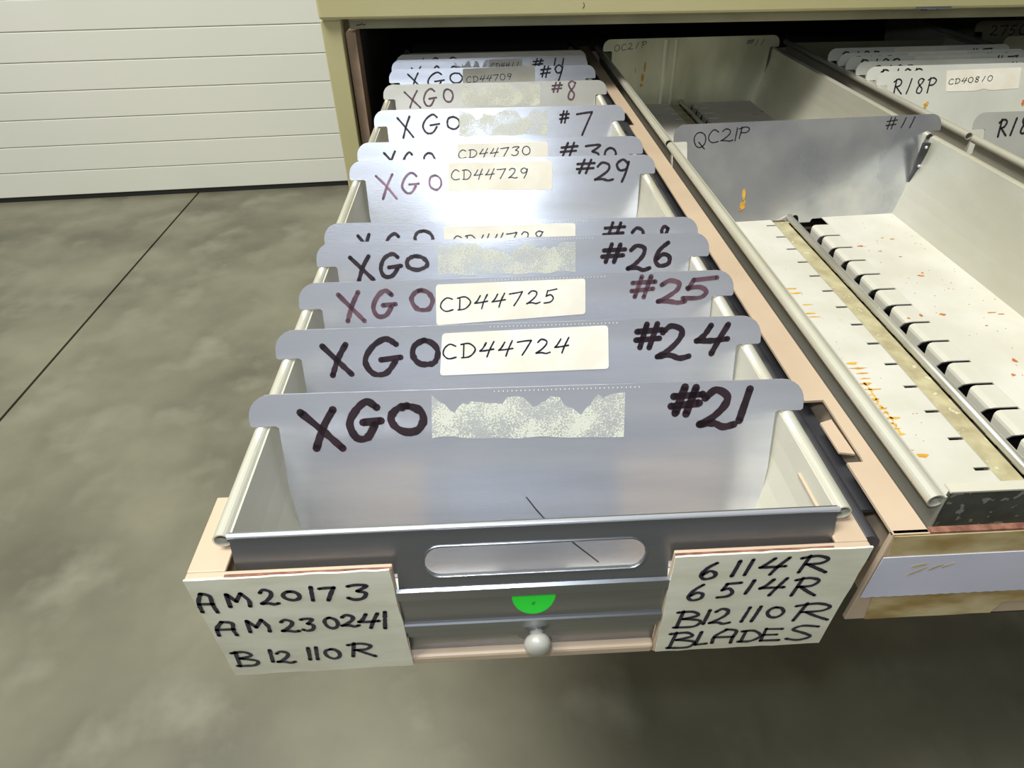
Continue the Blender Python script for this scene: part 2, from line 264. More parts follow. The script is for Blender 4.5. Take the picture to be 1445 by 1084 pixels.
FRONT_RIGHT = [('6',0.2586,-0.0274,0.2683,-0.0282,0.0145),('1',0.2757,-0.0263,0.2796,-0.0266,0.014),('1',0.2827,-0.0258,0.2867,-0.0261,0.0142),('4',0.2913,-0.0259,0.3052,-0.0271,0.0156),('R',0.3127,-0.0255,0.3294,-0.0268,0.0147),('6',0.2551,-0.0481,0.2645,-0.0489,0.0156),('5',0.2726,-0.0466,0.2836,-0.0476,0.0147),('1',0.2871,-0.0441,0.2919,-0.0445,0.0132),('4',0.2961,-0.0463,0.3093,-0.0474,0.0162),('R',0.3148,-0.0485,0.3299,-0.0498,0.0177),('B',0.2521,-0.0766,0.2667,-0.0779,0.0174),('1',0.2687,-0.0742,0.2716,-0.0745,0.0148),('2',0.2733,-0.0746,0.2851,-0.0757,0.0162),('1',0.2915,-0.0737,0.2956,-0.0741,0.0151),('1',0.2976,-0.0736,0.302,-0.074,0.0154),('0',0.3063,-0.0703,0.3164,-0.0712,0.0106),('R',0.3228,-0.075,0.3461,-0.0771,0.0179),('B',0.2511,-0.1003,0.2672,-0.1019,0.0182),('L',0.2679,-0.0984,0.2755,-0.0992,0.0157),('A',0.278,-0.0966,0.2926,-0.0981,0.0154),('D',0.2957,-0.0977,0.3083,-0.0989,0.014),('E',0.3092,-0.0973,0.3217,-0.0985,0.014),('S',0.3262,-0.0979,0.3426,-0.0995,0.0165)]


# ================================================================== SETTING
FZ = -0.7
floor = empty('floor', (0, 0, FZ)); tag(floor, kind='structure')
for x0, x1 in ((-5.0, -1.0035), (-0.9965, 5.0)):
    bm = bmesh.new(); box(bm, x0, x1, -4, 7, -0.10, 0.0); link('slab', bm, M['concrete'], floor, bevel=0.001)
bm = bmesh.new(); box(bm, -1.0035, -0.9965, -4, 7, -0.10, -0.010); link('joint_filler', bm, M['dark'], floor)
# sectional door, slightly off square to the cabinet
door = empty('door_1', (-0.4241, 2.3457, FZ)); door.rotation_euler = (0, 0, math.atan2(0.0885, 1.3242)); tag(door, kind='structure')
zz = 0.018
k = 0
while zz < 2.7:
    h = 0.0945
    z1 = zz+h
    pm = bmesh.new(); box(pm, -3.4, 1.9, 0.0, 0.04, zz+0.0012, z1-0.0012)
    link('panel', pm, M['door'], door, bevel=0.0022); zz = z1; k += 1
bm = bmesh.new(); box(bm, -3.4, 1.9, 0.006, 0.038, 0.02, zz); link('core', bm, M['wall'], door)
bm = bmesh.new(); box(bm, -3.4, 1.9, 0.004, 0.045, 0.0, 0.0185); link('rubber_seal', bm, M['rubber'], door)
wall = empty('wall_back', (-0.4241, 2.3457, FZ)); wall.rotation_euler = door.rotation_euler; tag(wall, kind='structure')
bm = bmesh.new(); box(bm, -6, -3.4, -0.05, 0.1, 0, 4.2); link('wall_section', bm, M['wall'], wall)
bm = bmesh.new(); box(bm, 1.9, 6, -0.05, 0.1, 0, 4.2); link('wall_section', bm, M['wall'], wall)
bm = bmesh.new(); box(bm, -3.4, 1.9, -0.05, 0.1, zz, 4.2); link('wall_section', bm, M['wall'], wall)

# ================================================================== CABINET
cab = empty('cabinet', (0.9, 1.4, FZ)); cab_l = (0.9, 1.4, FZ)
tag(cab, 'olive-beige steel drawer cabinet with two wide drawers pulled out over the concrete floor', 'cabinet')
def cbox(name, x0, x1, y0, y1, z0, z1, m, bevel=0.0, parent=None, lab=None):
    bm = bmesh.new(); box(bm, x0-.9, x1-.9, y0-1.4, y1-1.4, z0-FZ, z1-FZ); o = link(name, bm, m, parent or cab, bevel=bevel)
    if lab: o['label'] = lab
    return o
XR = 1.95
cbox('side_panel', -0.0975, -0.094, 0.921, 1.90, FZ, 0.1065, M['cab'])
cbox('side_panel', XR-0.0035, XR, 0.921, 1.90, FZ, 0.1065, M['cab'])
cbox('jamb', -0.0975, -0.0665, 0.918, 0.940, FZ, 0.1062, M['cab'], 0.0015)
cbox('inner_jamb', -0.0640, -0.0475, 0.934, 0.975, FZ+0.02, 0.0865, M['cabin'], 0.001)
cbox('inner_jamb', -0.0500, -0.0475, 0.930, 0.936, FZ+0.02, 0.0868, M['cabin'])
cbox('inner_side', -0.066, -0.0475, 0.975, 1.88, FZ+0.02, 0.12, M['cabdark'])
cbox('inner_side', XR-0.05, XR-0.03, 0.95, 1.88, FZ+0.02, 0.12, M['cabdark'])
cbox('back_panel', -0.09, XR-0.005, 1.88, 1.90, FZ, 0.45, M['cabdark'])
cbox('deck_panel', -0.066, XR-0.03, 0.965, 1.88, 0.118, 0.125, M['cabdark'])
lipo = cbox('front_lip', -0.0548, XR-0.03, 0.928, 0.960, 0.0923, 0.1052, M['lip'], 0.0018)
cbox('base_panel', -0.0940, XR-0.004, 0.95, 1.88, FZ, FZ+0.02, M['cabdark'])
cbox('divider_rail', -0.0640, XR-0.03, 0.945, 0.965, -0.150, -0.128, M['lip'])
def smud(bm, x, z, y, w, h, n=7):
    bm.faces.new([bm.verts.new((x-.9+math.cos(i*6.283/n)*w*random.uniform(.6, 1.1), y-1.4, z-FZ+math.sin(i*6.283/n)*h*random.uniform(.5, 1.1))) for i in range(n)])
bm = bmesh.new()
for i in range(7): smud(bm, -0.0430+i*0.0021, 0.0985+random.uniform(-.0012, .0012), 0.9276, 0.0016, 0.0012)
link('scuff_mark', bm, M['black'], cab)
bm = bmesh.new(); ribbon(bm, catmull([(.3130, .1185), (.3150, .1220), (.3135, .1260)]), 0.0010, lambda p: (p.x-.9, .9075-1.4, p.y-FZ)); link('pen_mark', bm, M['black'], cab)
# upper closed drawer front and its catch
uf = cbox('drawer_front', -0.0968, XR, 0.908, 0.932, 0.1085, 0.42, M['cab'], 0.004)
for z0, z1 in ((-0.345, -0.155), (-0.545, -0.35), (-0.69, -0.55)):
    f = cbox('drawer_front', -0.062, XR-0.03, 0.915, 0.944, z0, z1, M['cab'], 0.003)
ct = cbox('catch', 0.869, 0.897, 0.9235, 0.929, 0.1040, 0.1100, M['slide'], 0.001)
cbox('catch_tongue', 0.876, 0.890, 0.9215, 0.9245, 0.1060, 0.1078, M['rod'], 0.0005)
cbox('catch_plate', 0.848, 0.905, 0.9065, 0.909, 0.1088, 0.1125, M['panel'], 0.0005)

# ------------------------------------------------------------------ drawers (children of the cabinet)
def pt(x, y, z): return (x-.9, y-1.4, z-FZ)
# --- drawer holding the XGO bins
d1 = cbox('drawer', -0.008, 0.342, -0.010, 1.30, -0.1060, -0.1045, M['pink'])
def dbox(p, name, *a, **k): return cbox(name, *a, parent=p, **k)
dbox(d1, 'side_panel', -0.0095, -0.008, -0.012, 1.30, -0.106, -0.022, M['pink'])
dbox(d1, 'side_panel', 0.343, 0.3445, -0.012, 1.30, -0.106, -0.022, M['pink'])
dbox(d1, 'rear_panel', -0.008, 0.343, 1.2985, 1.30, -0.104, -0.022, M['pink'])
for x0, x1, fx0, fx1 in ((-0.0166, 0.0915, -0.0166, 0.0035), (0.2430, 0.3505, 0.3325, 0.3505)):
    dbox(d1, 'front_panel', x0, x1, -0.018, -0.0135, -0.1063, -0.0080, M['pink'], bevel=0.0008)
    dbox(d1, 'corner_flange', fx0, fx1, -0.0135, 0.0385, -0.0100, -0.0080, M['pink'], bevel=0.0005)
dbox(d1, 'worn_edge', 0.004, 0.0915, -0.0180, -0.0160, -0.0082, -0.0077, M['rust'])
dbox(d1, 'worn_edge', 0.2430, 0.3300, -0.0180, -0.0160, -0.0082, -0.0077, M['rust'])
dbox(d1, 'bottom_lip', 0.0915, 0.2430, -0.0185, -0.008, -0.1063, -0.0978, M['pink'], bevel=0.002)
# extruded card holder between the two labels
prof = [(-.0168,-.0278),(-.0184,-.0284),(-.0185,-.0358),(-.0168,-.0368),(-.0160,-.0380),(-.0160,-.0575),(-.0166,-.0600),(-.0176,-.0613),(-.0184,-.0620),(-.0185,-.0686),(-.0168,-.0696),(-.0165,-.0765),(-.0130,-.0775),(-.0127,-.0985)]
bm = bmesh.new(); sheet_profile(bm, [(y-1.4, z-FZ) for y, z in prof], 0.0916-.9, 0.2429-.9, 0.001, 'x')
ch = link('card_holder', bm, M['panel'], d1); ch['label'] = 'ribbed silver card holder between the two paper labels'
# round escutcheon and knob
bm = bmesh.new()
pts = [pt(0.169+0.0125*math.cos(math.radians(a)), -0.0158, -0.0765+0.0125*math.sin(math.radians(a))) for a in range(180, 361, 15)]
prism(bm, pts, (0, -0.0006, 0), 'y'); link('knob_plate', bm, M['panel'], d1)
def lathe(bm, c, prof, n=28):
    rings = []
    for r, d in prof: rings.append([bm.verts.new((c[0]+r*math.cos(2*math.pi*i/n), c[1]-d, c[2]+r*math.sin(2*math.pi*i/n))) for i in range(n)])
    for a, b in zip(rings, rings[1:]):
        for i in range(n): bm.faces.new((a[i], a[(i+1) % n], b[(i+1) % n], b[i]))
    bm.faces.new(rings[0]); bm.faces.new(rings[-1])
bm = bmesh.new(); lathe(bm, pt(0.1695, -0.0135, -0.0790), [(0.0058,0),(0.0046,.0025),(0.0040,.0050),(0.0046,.0062),(0.0072,.0075),(0.0082,.0098),(0.0080,.0122),(0.0064,.0148),(0.0036,.0160),(0.0008,.0163)])
kn = link('knob', bm, M['knob'], d1, smooth=True); kn['label'] = 'small round grey drawer knob'
# half-round green sticker with a tiny 5
bm = bmesh.new(); gpts = [pt(0.1672+0.0124*math.cos(math.radians(a)), -0.0163, -0.0392+0.0190*math.sin(math.radians(a))) for a in range(180, 361, 10)]
prism(bm, gpts, (0, -0.0006, 0), 'y'); gs = link('sticker', bm, M['green'], d1); gs['label'] = 'green half-round dot sticker'
bm = bmesh.new(); write(bm, [('5', 0.1660, -0.0485, 0.1684, -0.0485, 0.0026)], 0.00035, lambda p: pt(p.x, -0.0171, p.y)); link('sticker_writing', bm, M['black'], d1)
# two taped paper labels
def ragged(p0, p1, n, amp):
    return [(p0[0]+(p1[0]-p0[0])*i/n+ (random.uniform(-amp, amp) if 0 < i < n else 0), p0[1]+(p1[1]-p0[1])*i/n+(random.uniform(-amp, amp) if 0 < i < n else 0)) for i in range(n)]
def front_label(q, words, lab, ww):
    (x0, z1), (x1, z1b), (x1b, z0b), (x0b, z0) = q
    out = ragged((x0, z1), (x1, z1b), 16, .0005)+ragged((x1, z1b), (x1b, z0b), 8, .0003)+ragged((x1b, z0b), (x0b, z0), 14, .0004)+ragged((x0b, z0), (x0, z1), 8, .0003)
    bm = bmesh.new(); prism(bm, [pt(x, -0.0182, z) for x, z in out], (0, -0.0011, 0), 'y')
    o = link('paper_label', bm, M['tapepaper'], d1); o['label'] = lab
    bm = bmesh.new(); write(bm, words, ww, lambda p: pt(p.x, -0.01955, p.y)); w = link('label_writing', bm, M['navy'], d1)
FRONT_LEFT_2 = [(t, max(a, -0.0150) + 0.0, b, c, d, h) for t, a, b, c, d, h in FRONT_LEFT]
front_label([(-0.0163, -0.0072), (0.0905, -0.0062), (0.0930, -0.1052), (-0.0166, -0.1062)], FRONT_LEFT, 'white taped label with three lines of marker codes', 0.0026)
front_label([(0.2424, -0.0072), (0.3500, -0.0062), (0.3492, -0.1038), (0.2444, -0.1042)], FRONT_RIGHT, 'white taped label with four lines ending in blades', 0.0025)

# --- wide drawer holding the QC21P and R18P bins
d2 = cbox('drawer', 0.388, 1.190, 0.040, 1.32, -0.1290, -0.1270, M['pink'])
def flange(bm, outline, z, t=0.0018):
    prism(bm, [pt(x, y, z) for x, y in outline], (0, 0, -t), 'z')
bm = bmesh.new()
flange(bm, [(0.3663,-.0105),(0.3868,-.0105),(0.3858,0.30),(0.3858,1.30),(0.3660,1.30),(0.3660,.800),(0.3735,.800),(0.3735,.735),(0.3655,.735),(0.3645,0.1043),(0.3778,0.1046),(0.3772,.0500),(0.3766,.0450),(0.3663,.0448)], -0.0080)
fo2 = link('top_flange', bm, M['pink'], d2); fo2['label'] = 'long beige-pink steel flange with square cut-outs'
bm = bmesh.new(); flange(bm, [(0.3672,.0560),(0.3765,.0540),(0.3760,.0870),(0.3672,.0840)], -0.0102, 0.0015); link('bent_tab', bm, M['pink'], d2)
dbox(d2, 'side_panel', 0.3855, 0.3870, 0.040, 1.30, -0.127, -0.0098, M['pink'])
dbox(d2, 'side_panel', 0.3855, 0.3870, -0.009, 0.040, -0.093, -0.0098, M['pink'])
dbox(d2, 'side_panel', 1.1890, 1.1905, 0.040, 1.30, -0.127, -0.0120, M['pink'])
dbox(d2, 'side_panel', 1.1890, 1.1905, -0.009, 0.040, -0.093, -0.0120, M['pink'])
dbox(d2, 'rear_panel', 0.388, 1.189, 1.3185, 1.32, -0.104, -0.022, M['pink'])
dbox(d2, 'divider_panel', 0.7775, 0.7790, 0.0, 1.31, -0.104, -0.040, M['pink'])
dbox(d2, 'front_panel', 0.3663, 1.2050, -0.0105, -0.0070, -0.0935, -0.0080, M['pink'], bevel=0.0008)
dbox(d2, 'worn_edge', 0.3870, 1.20, -0.0107, -0.0068, -0.0084, -0.0072, M['rust'])
bm = bmesh.new()
tp = ragged((0.3668, -0.0090), (1.0, -0.0095), 20, .0006)+ragged((1.0, -0.0095), (1.0, -0.082), 3, 0)+ragged((1.0, -0.082), (0.4625, -0.0805), 4, 0)+ragged((0.4625, -0.0805), (0.4605, -0.0925), 4, .0004)+ragged((0.4605, -0.0925), (0.3668, -0.0928), 8, .0004)
prism(bm, [pt(x, -0.0107, z) for x, z in tp], (0, -0.0006, 0), 'y'); t2 = link('tape', bm, M['oldtape'], d2); t2['label'] = 'yellowed brown packing tape over the drawer front'
bm = bmesh.new()
N_ = 150
saw = [(0.9-(0.9-0.3672)*i/N_, -0.0668-(0.0006 if i % 2 else 0)) for i in range(N_+1)]
prism(bm, [pt(x, -0.0113, z) for x, z in [(0.3672, -0.0275), (0.9, -0.0262)]+saw], (0, -0.0005, 0), 'y')
t3 = link('paper_strip', bm, M['laven'], d2); t3['label'] = 'pale lavender paper strip with a serrated lower edge'
bm = bmesh.new()
for cx, cz, w, h, s in ((0.392,-.042,.006,.0010,.6),(0.402,-.0385,.005,.0009,.6),(0.409,-.037,.004,.0007,.6),(0.391,-.036,.005,.0012,.2)):
    prism(bm, [pt(cx+w*math.cos(a)*random.uniform(.7, 1)-0, -0.0119, cz+w*s*math.cos(a)+h*math.sin(a)) for a in [i*math.pi/5 for i in range(10)]], (0, -0.0001, 0), 'y')
st_ = link('stain', bm, M['oldtape'], d2); st_['kind'] = 'stuff'
# --- slide rails
for xs in (0.3512,):
    sl = cbox('slide_rail', xs+0.0024, xs+0.0140, -0.003, 1.40, -0.0985, -0.0345, M['slide'], 0.002)
    pr_ = arc(xs+0.0072, -0.0215, 0.0068, 200, -20, 14)
    bm = bmesh.new(); prism(bm, [pt(x, -0.006, z) for x, z in pr_+[(xs+0.0136, -0.0375), (xs+0.0008, -0.0375)]], (0, 1.40, 0), 'y')
    link('slide_cap', bm, M['slide'], sl)
    bm = bmesh.new(); box(bm, *[v for p in ((xs+0.0145-.9, xs+0.0260-.9), (0.02-1.4, 1.3-1.4), (-0.0260-FZ, -0.0235-FZ)) for v in p]); link('slide_channel', bm, M['slide'], sl)
cbox('slide_rail', -0.030, -0.0125, 0.35, 1.40, -0.085, -0.045, M['slide'], 0.002)

# ================================================================== BINS
def wall_prof(W, side):
    p = [(0.0048, 0.003), (0.0056, -0.012), (0.0070, -0.025), (0.0100, -0.040), (0.0145, -0.055), (0.0200, -0.070), (0.0262, -0.085), (0.0330, -0.1005)]
    return p if side == 'l' else [(W-x, z) for x, z in p]
FLECKS = [(.627,.500,.006,.0035),(.646,.4845,.004,.0022),(.6626,.4684,.003,.0015),(.678,.517,.004,.0018),(.667,.521,.003,.002),(.6616,.420,.0055,.0030),(.667,.427,.003,.002),(.6914,.3363,.011,.0014),(.700,.333,.006,.0014),(.6588,.251,.004,.005),(.6136,.3358,.0028,.0045),(.6373,.3365,.0055,.0035),(.5975,.3314,.002,.003),(.671,.312,.0025,.0015),(.643,.229,.003,.0035)]
def make_bin(x, y0, y1, W, label, detail, z=0.0, front='none', rear_top=-0.002):
    t = empty('storage_bin', (x, y0, z)); Ly = y1-y0
    tag(t, label, 'bin')
    # rolled rims and side walls
    for s in ('l', 'r'):
        bm = bmesh.new()
        cx = 0.0 if s == 'l' else W
        a = arc(cx, 0, 0.0045, 20, 330, 18) if s == 'l' else arc(cx, 0, 0.0045, 160, -150, 18)
        sheet_profile(bm, a, 0.0, Ly, 0.0009, 'y'); link('rolled_rim', bm, M['bin'], t, smooth=False)
        bm = bmesh.new(); sheet_profile(bm, wall_prof(W, s), 0.0, Ly, 0.0012, 'y'); link('side_wall', bm, M['bin'] if detail == 'rough' else M['bin_inner'], t)
    fz_ = -0.1035 if detail == 'hidden' else -0.1250
    bm = bmesh.new(); box(bm, 0.034, W-0.034, 0.002, Ly-0.001, fz_, fz_+0.0015); link('floor_plate', bm, M['dark'], t)
    bm = bmesh.new(); rz = rear_top
    prism(bm, [(0.0055-rz*.12, Ly-0.002, rz), (W-0.0055+rz*.12, Ly-0.002, rz), (W-0.0100, Ly-0.002, min(-0.05, rz-.01)), (W-0.030, Ly-0.002, -0.1015), (0.030, Ly-0.002, -0.1015), (0.0100, Ly-0.002, min(-0.05, rz-.01))], (0, 0.0014, 0), 'y')
    link('rear_panel', bm, M['lip'], t)
    if detail == 'hidden':
        bm = bmesh.new(); sheet_profile(bm, [(0.034,-.1005),(0.143,-.1005),(0.149,-.1025)], 0.012, Ly-0.004, 0.0012, 'y'); link('deck', bm, M['deck'], t)
        bm = bmesh.new(); sheet_profile(bm, [(0.197,-.1025),(0.200,-.1005),(W-0.034,-.1005)], 0.012, Ly-0.004, 0.0012, 'y'); link('deck', bm, M['deck'], t)
        return t
    # left deck with short slots cut in its right edge
    slots = []
    yy = SLOT0 - y0
    while yy > 0.02: yy -= 0.035
    while yy < Ly-0.015:
        if yy > 0.015: slots.append(yy)
        yy += 0.035
    bm = bmesh.new(); box(bm, 0.0300, 0.1345, 0.012, Ly-0.004, -0.0962, -0.0950); 
    edges = [0.012]+[e for s_ in slots for e in (s_-0.0018, s_+0.0018)]+[Ly-0.004]
    for a, b in zip(edges[0::2], edges[1::2]):
        sheet_profile(bm, [(0.1344,-.0956),(0.1468,-.0956),(0.1490,-.0968),(0.1496,-.1015)], a, b, 0.0012, 'y')
    dl = link('deck', bm, M['deck'], t); dl['label'] = 'flat pale deck with a row of short slots'
    # right deck: flat sheet plus rounded comb teeth
    bm = bmesh.new(); box(bm, 0.2205, W-0.0290, 0.012, Ly-0.004, -0.0962, -0.0950); link('deck', bm, M['deck'], t)
    tooth_me = None
    e2 = [s_ for s_ in slots]
    for a, b in zip(e2, e2[1:]):
        if tooth_me is None:
            bm = bmesh.new(); h = 0.035-0.0036
            pr = [(0.2206,-.0950),(0.2020,-.0950),(0.1990,-.0957),(0.1972,-.0975),(0.1964,-.1000),(0.1962,-.1080),(0.1960,-.1190)]
            ins = [0,0,0.0006,0.0018,0.0040,0.0080,0.0120]
            tt = 0.0012; prev = None
            for (px_, pz_), q in zip(pr, ins):
                ring = [bm.verts.new((px_-0.22, q, pz_)), bm.verts.new((px_-0.22, h-q*0.45, pz_)), bm.verts.new((px_-0.22+ (tt if pz_ < -.096 else 0), h-q*0.45, pz_-tt)), bm.verts.new((px_-0.22+(tt if pz_ < -.096 else 0), q, pz_-tt))]
                if prev:
                    for i in range(4): bm.faces.new((prev[i], prev[(i+1) % 4], ring[(i+1) % 4], ring[i]))
                else: bm.faces.new(ring)
                prev = ring
            bm.faces.new(prev)
            o = link('comb_tooth', bm, M['deck'], t); tooth_me = o.data
        else:
            o = bpy.data.objects.new('comb_tooth', tooth_me); COL.objects.link(o); o.parent = t
        o.location = (0.22, a+0.0018, 0)
    # rod and dirty strip in the groove
    bm = bmesh.new(); box(bm, 0.1498, 0.1705, 0.004, Ly-0.003, -0.1010, -0.0985); link('groove_strip', bm, M['strip'], t)
    bm = bmesh.new()
    n = 14; A = [bm.verts.new((0.1730+0.0042*math.cos(i*6.2832/n), 0.003, -0.0925+0.0042*math.sin(i*6.2832/n))) for i in range(n)]
    B = [bm.verts.new((v.co.x, Ly-0.003, v.co.z)) for v in A]
    for i in range(n): bm.faces.new((A[i], A[(i+1) % n], B[(i+1) % n], B[i]))
    bm.faces.new(A); bm.faces.new(B); link('lock_rod', bm, M['rod'], t, smooth=True)
    return t
SLOT0 = 0.533
def blotch(bm, x, y, z, w, h, n=9):
    prism(bm, [(x+w*math.cos(i*6.2832/n)*random.uniform(.35, 1.1), y+h*math.sin(i*6.2832/n)*random.uniform(.35, 1.1), z) for i in range(n)], (0, 0, 0.0003), 'z')
b1 = make_bin(0.0, 0.0, 0.612, 0.34, 'front aluminium bin of marked XGO dividers with an oval hand slot', 'hidden')
b2 = make_bin(0.0, 0.618, 1.235, 0.34, 'rear aluminium bin of marked XGO dividers, behind the one with the hand slot', 'hidden')
b3 = make_bin(0.396, 0.005, 0.615, 0.355, 'open front bin with pale slotted decks and comb teeth beside the XGO dividers', 'rough', rear_top=-0.090)
b4 = make_bin(0.396, 0.624, 1.235, 0.355, 'rear bin between the two QC21P dividers, half in the cabinet shadow', 'rough')
b5 = make_bin(0.805, 0.005, 0.612, 0.355, 'front R18P bin at the right edge, right of the open slotted bin', 'hidden', rear_top=-0.030)
b6 = make_bin(0.805, 0.624, 1.262, 0.355, 'rear R18P bin holding the tight stack of pale dividers', 'hidden')
b7 = make_bin(1.205, 0.95, 1.60, 0.355, 'bin in the dark far right corner of the cabinet opening', 'hidden')
for b in (b1, b2, b3, b4, b5, b6, b7): b['group'] = 'metal bins in the drawers'
# front panel with the oval hand slot on the first bin
def slot_panel(parent):
    bm = bmesh.new()
    xo0, xo1, z1, zm, z0 = 0.0062, 0.3338, 0.0078, -0.0185, -0.0280
    cx, cz, hw, hh = 0.1683, -0.0126, 0.0610, 0.0089
    Y = lambda z: -0.0030-0.382*(0.0078-z)
    n = 10
    inner = [(cx+hw-hh+hh*math.cos(math.radians(a)), cz+hh*math.sin(math.radians(a))) for a in [-90+180*i/n for i in range(n+1)]]
    inner += [(cx-hw+hh+hh*math.cos(math.radians(a)), cz+hh*math.sin(math.radians(a))) for a in [90+180*i/n for i in range(n+1)]]
    th = 0.0020; m = len(inner)
    cols = sorted(set(round(q[0], 6) for q in inner))
    def half_h(x):
        d = max(0.0, abs(x-cx)-(hw-hh)); return math.sqrt(max(0.0, hh*hh-d*d))
    def quad(*q): bm.faces.new([bm.verts.new(v) for v in q])
    xl, xr = 0.0928, 0.2418
    for t_ in (0.0, th):
        P = lambda x, z: (x, Y(z)+t_, z)
        quad(P(xo0+.0015, zm), P(xl, zm), P(xl, z1), P(xo0, z1)); quad(P(xr, zm), P(xo1-.0015, zm), P(xo1, z1), P(xr, z1))
        quad(P(xl, z0), P(cols[0], z0), P(cols[0], z1), P(xl, z1)); quad(P(cols[-1], z0), P(xr, z0), P(xr, z1), P(cols[-1], z1))
        for xa, xb in zip(cols, cols[1:]):
            ha, hb = half_h(xa), half_h(xb)
            quad(P(xa, cz+ha), P(xb, cz+hb), P(xb, z1), P(xa, z1)); quad(P(xa, z0), P(xb, z0), P(xb, cz-hb), P(xa, cz-ha))
    E = lambda p0, p1: quad((p0[0], Y(p0[1]), p0[1]), (p1[0], Y(p1[1]), p1[1]), (p1[0], Y(p1[1])+th, p1[1]), (p0[0], Y(p0[1])+th, p0[1]))
    for i in range(m): E(inner[i], inner[(i+1) % m])
    loop = [(xo0+.0015, zm), (xl, zm), (xl, z0), (xr, z0), (xr, zm), (xo1-.0015, zm), (xo1, z1), (xo0, z1)]
    for i in range(8): E(loop[i], loop[(i+1) % 8])
    bmesh.ops.remove_doubles(bm, verts=bm.verts, dist=1e-6)
    p = link('front_panel', bm, M['panel'], parent); p['label'] = 'dark silver front panel with a long oval hand slot'
    # rolled slot rim
    bm = bmesh.new(); ring = []
    for i, (x, z) in enumerate(inner):
        d = Vector((x-inner[i-1][0]+inner[(i+1) % m][0]-x, inner[(i+1) % m][1]-inner[i-1][1])).normalized(); nx, nz = -d.y, d.x
        ring.append([bm.verts.new((x+nx*0.0008*math.cos(a), Y(z)-0.0001+0.0008*math.sin(a), z+nz*0.0008*math.cos(a))) for a in [k*math.pi/4 for k in range(8)]])
    for i in range(m):
        a, b = ring[i], ring[(i+1) % m]
        for k in range(8): bm.faces.new((a[k], a[(k+1) % 8], b[(k+1) % 8], b[k]))
    link('slot_rim', bm, M['panel'], parent, smooth=True)
    # rounded top bead
    bm = bmesh.new(); sheet_profile(bm, arc(-0.0038, 0.0080, 0.0012, -30, 210, 8), xo0, xo1, 0.0006, 'x'); link('top_bead', bm, M['plate'], parent)
slot_panel(b1)
# galvanised front panel of the open bin
bm = bmesh.new(); prism(bm, [(0.0070, 0.0015, 0.0050), (0.3480, 0.0015, 0.0050), (0.3450, 0.0015, -0.0400), (0.0085, 0.0015, -0.0400)], (0, 0.002, 0), 'y')
gp = link('front_panel', bm, M['galv'], b3, bevel=0.0006); gp['label'] = 'dark mottled galvanised front panel'
bm = bmesh.new(); box(bm, 0.0070, 0.3480, 0.0010, 0.0075, 0.0048, 0.0060); link('top_bead', bm, M['bin_inner'], b3)
bm = bmesh.new(); prism(bm, [(0.0070, 0.0015, 0.0050), (0.3480, 0.0015, 0.0050), (0.3450, 0.0015, -0.0400), (0.0085, 0.0015, -0.0400)], (0, 0.002, 0), 'y'); link('front_panel', bm, M['galv'], b5)
# rivets on the rear bracket of the open bin
bm = bmesh.new(); box(bm, 0.3395, 0.3490, 0.6030, 0.6070, -0.0700, -0.0030); br = link('bracket', bm, M['slide'], b3)
for zr in (-0.008, -0.033):
    bm = bmesh.new(); bmesh.ops.create_uvsphere(bm, u_segments=10, v_segments=6, radius=0.0022, matrix=Matrix.Translation((0.3440, 0.6025, zr))); link('rivet', bm, M['plate'], br, smooth=True)
# rust flecks and resin streaks on the decks of the open bin
bm = bmesh.new()
for fx, fy, w, h in FLECKS: blotch(bm, fx-0.396, fy-0.005, -0.0949, w*.8, h*.8)
for i in range(60): blotch(bm, random.uniform(.232, .318), random.uniform(.12, .58), -0.0949, random.uniform(.0004, .0010), random.uniform(.0004, .0010), 5)
for i in range(30): blotch(bm, random.uniform(.07, .13), random.uniform(.1, .55), -0.0949, random.uniform(.0004, .001), random.uniform(.0004, .0008), 5)
o = link('rust_flecks', bm, M['fleck'], b3); o['kind'] = 'stuff'; o['label'] = 'scattered orange rust flecks'
bm = bmesh.new()
for yy in [.156,.163,.170,.176,.183,.189,.196,.202,.208,.216,.224,.232,.240,.248,.256,.34,.347,.365,.39,.40]:
    if yy < .3 or random.random() < .8:
        xs = 0.1035+random.uniform(-.004, .003)-(0.006 if yy < .21 else 0); blotch(bm, xs, yy-.005, -0.0949, random.uniform(.005, .012), random.uniform(.0010, .0022), 12)
for i in range(9): blotch(bm, 0.100+random.uniform(-.002, .002), .155+i*.008, -0.0949, .002, .004, 7)
blotch(bm, 0.102, 0.1255, -0.0949, 0.008, 0.003); blotch(bm, 0.094, 0.132, -0.0949, 0.006, 0.0012)
o = link('resin_streaks', bm, M['yellow'], b3); o['kind'] = 'stuff'; o['label'] = 'yellow resin streaks beside the rim'
bm = bmesh.new()
for (x_, y_, w, h) in ((.150,.60,.012,.003),(.165,.595,.008,.004),(.30,.485,.018,.002),(.19,.50,.004,.003),(.32,.50,.008,.002)): blotch(bm, x_, y_-.03, -0.0949+.002*(x_ < .2), w*.6, h)
o = link('rust_flecks', bm, M['fleck'], b4); o['kind'] = 'stuff'
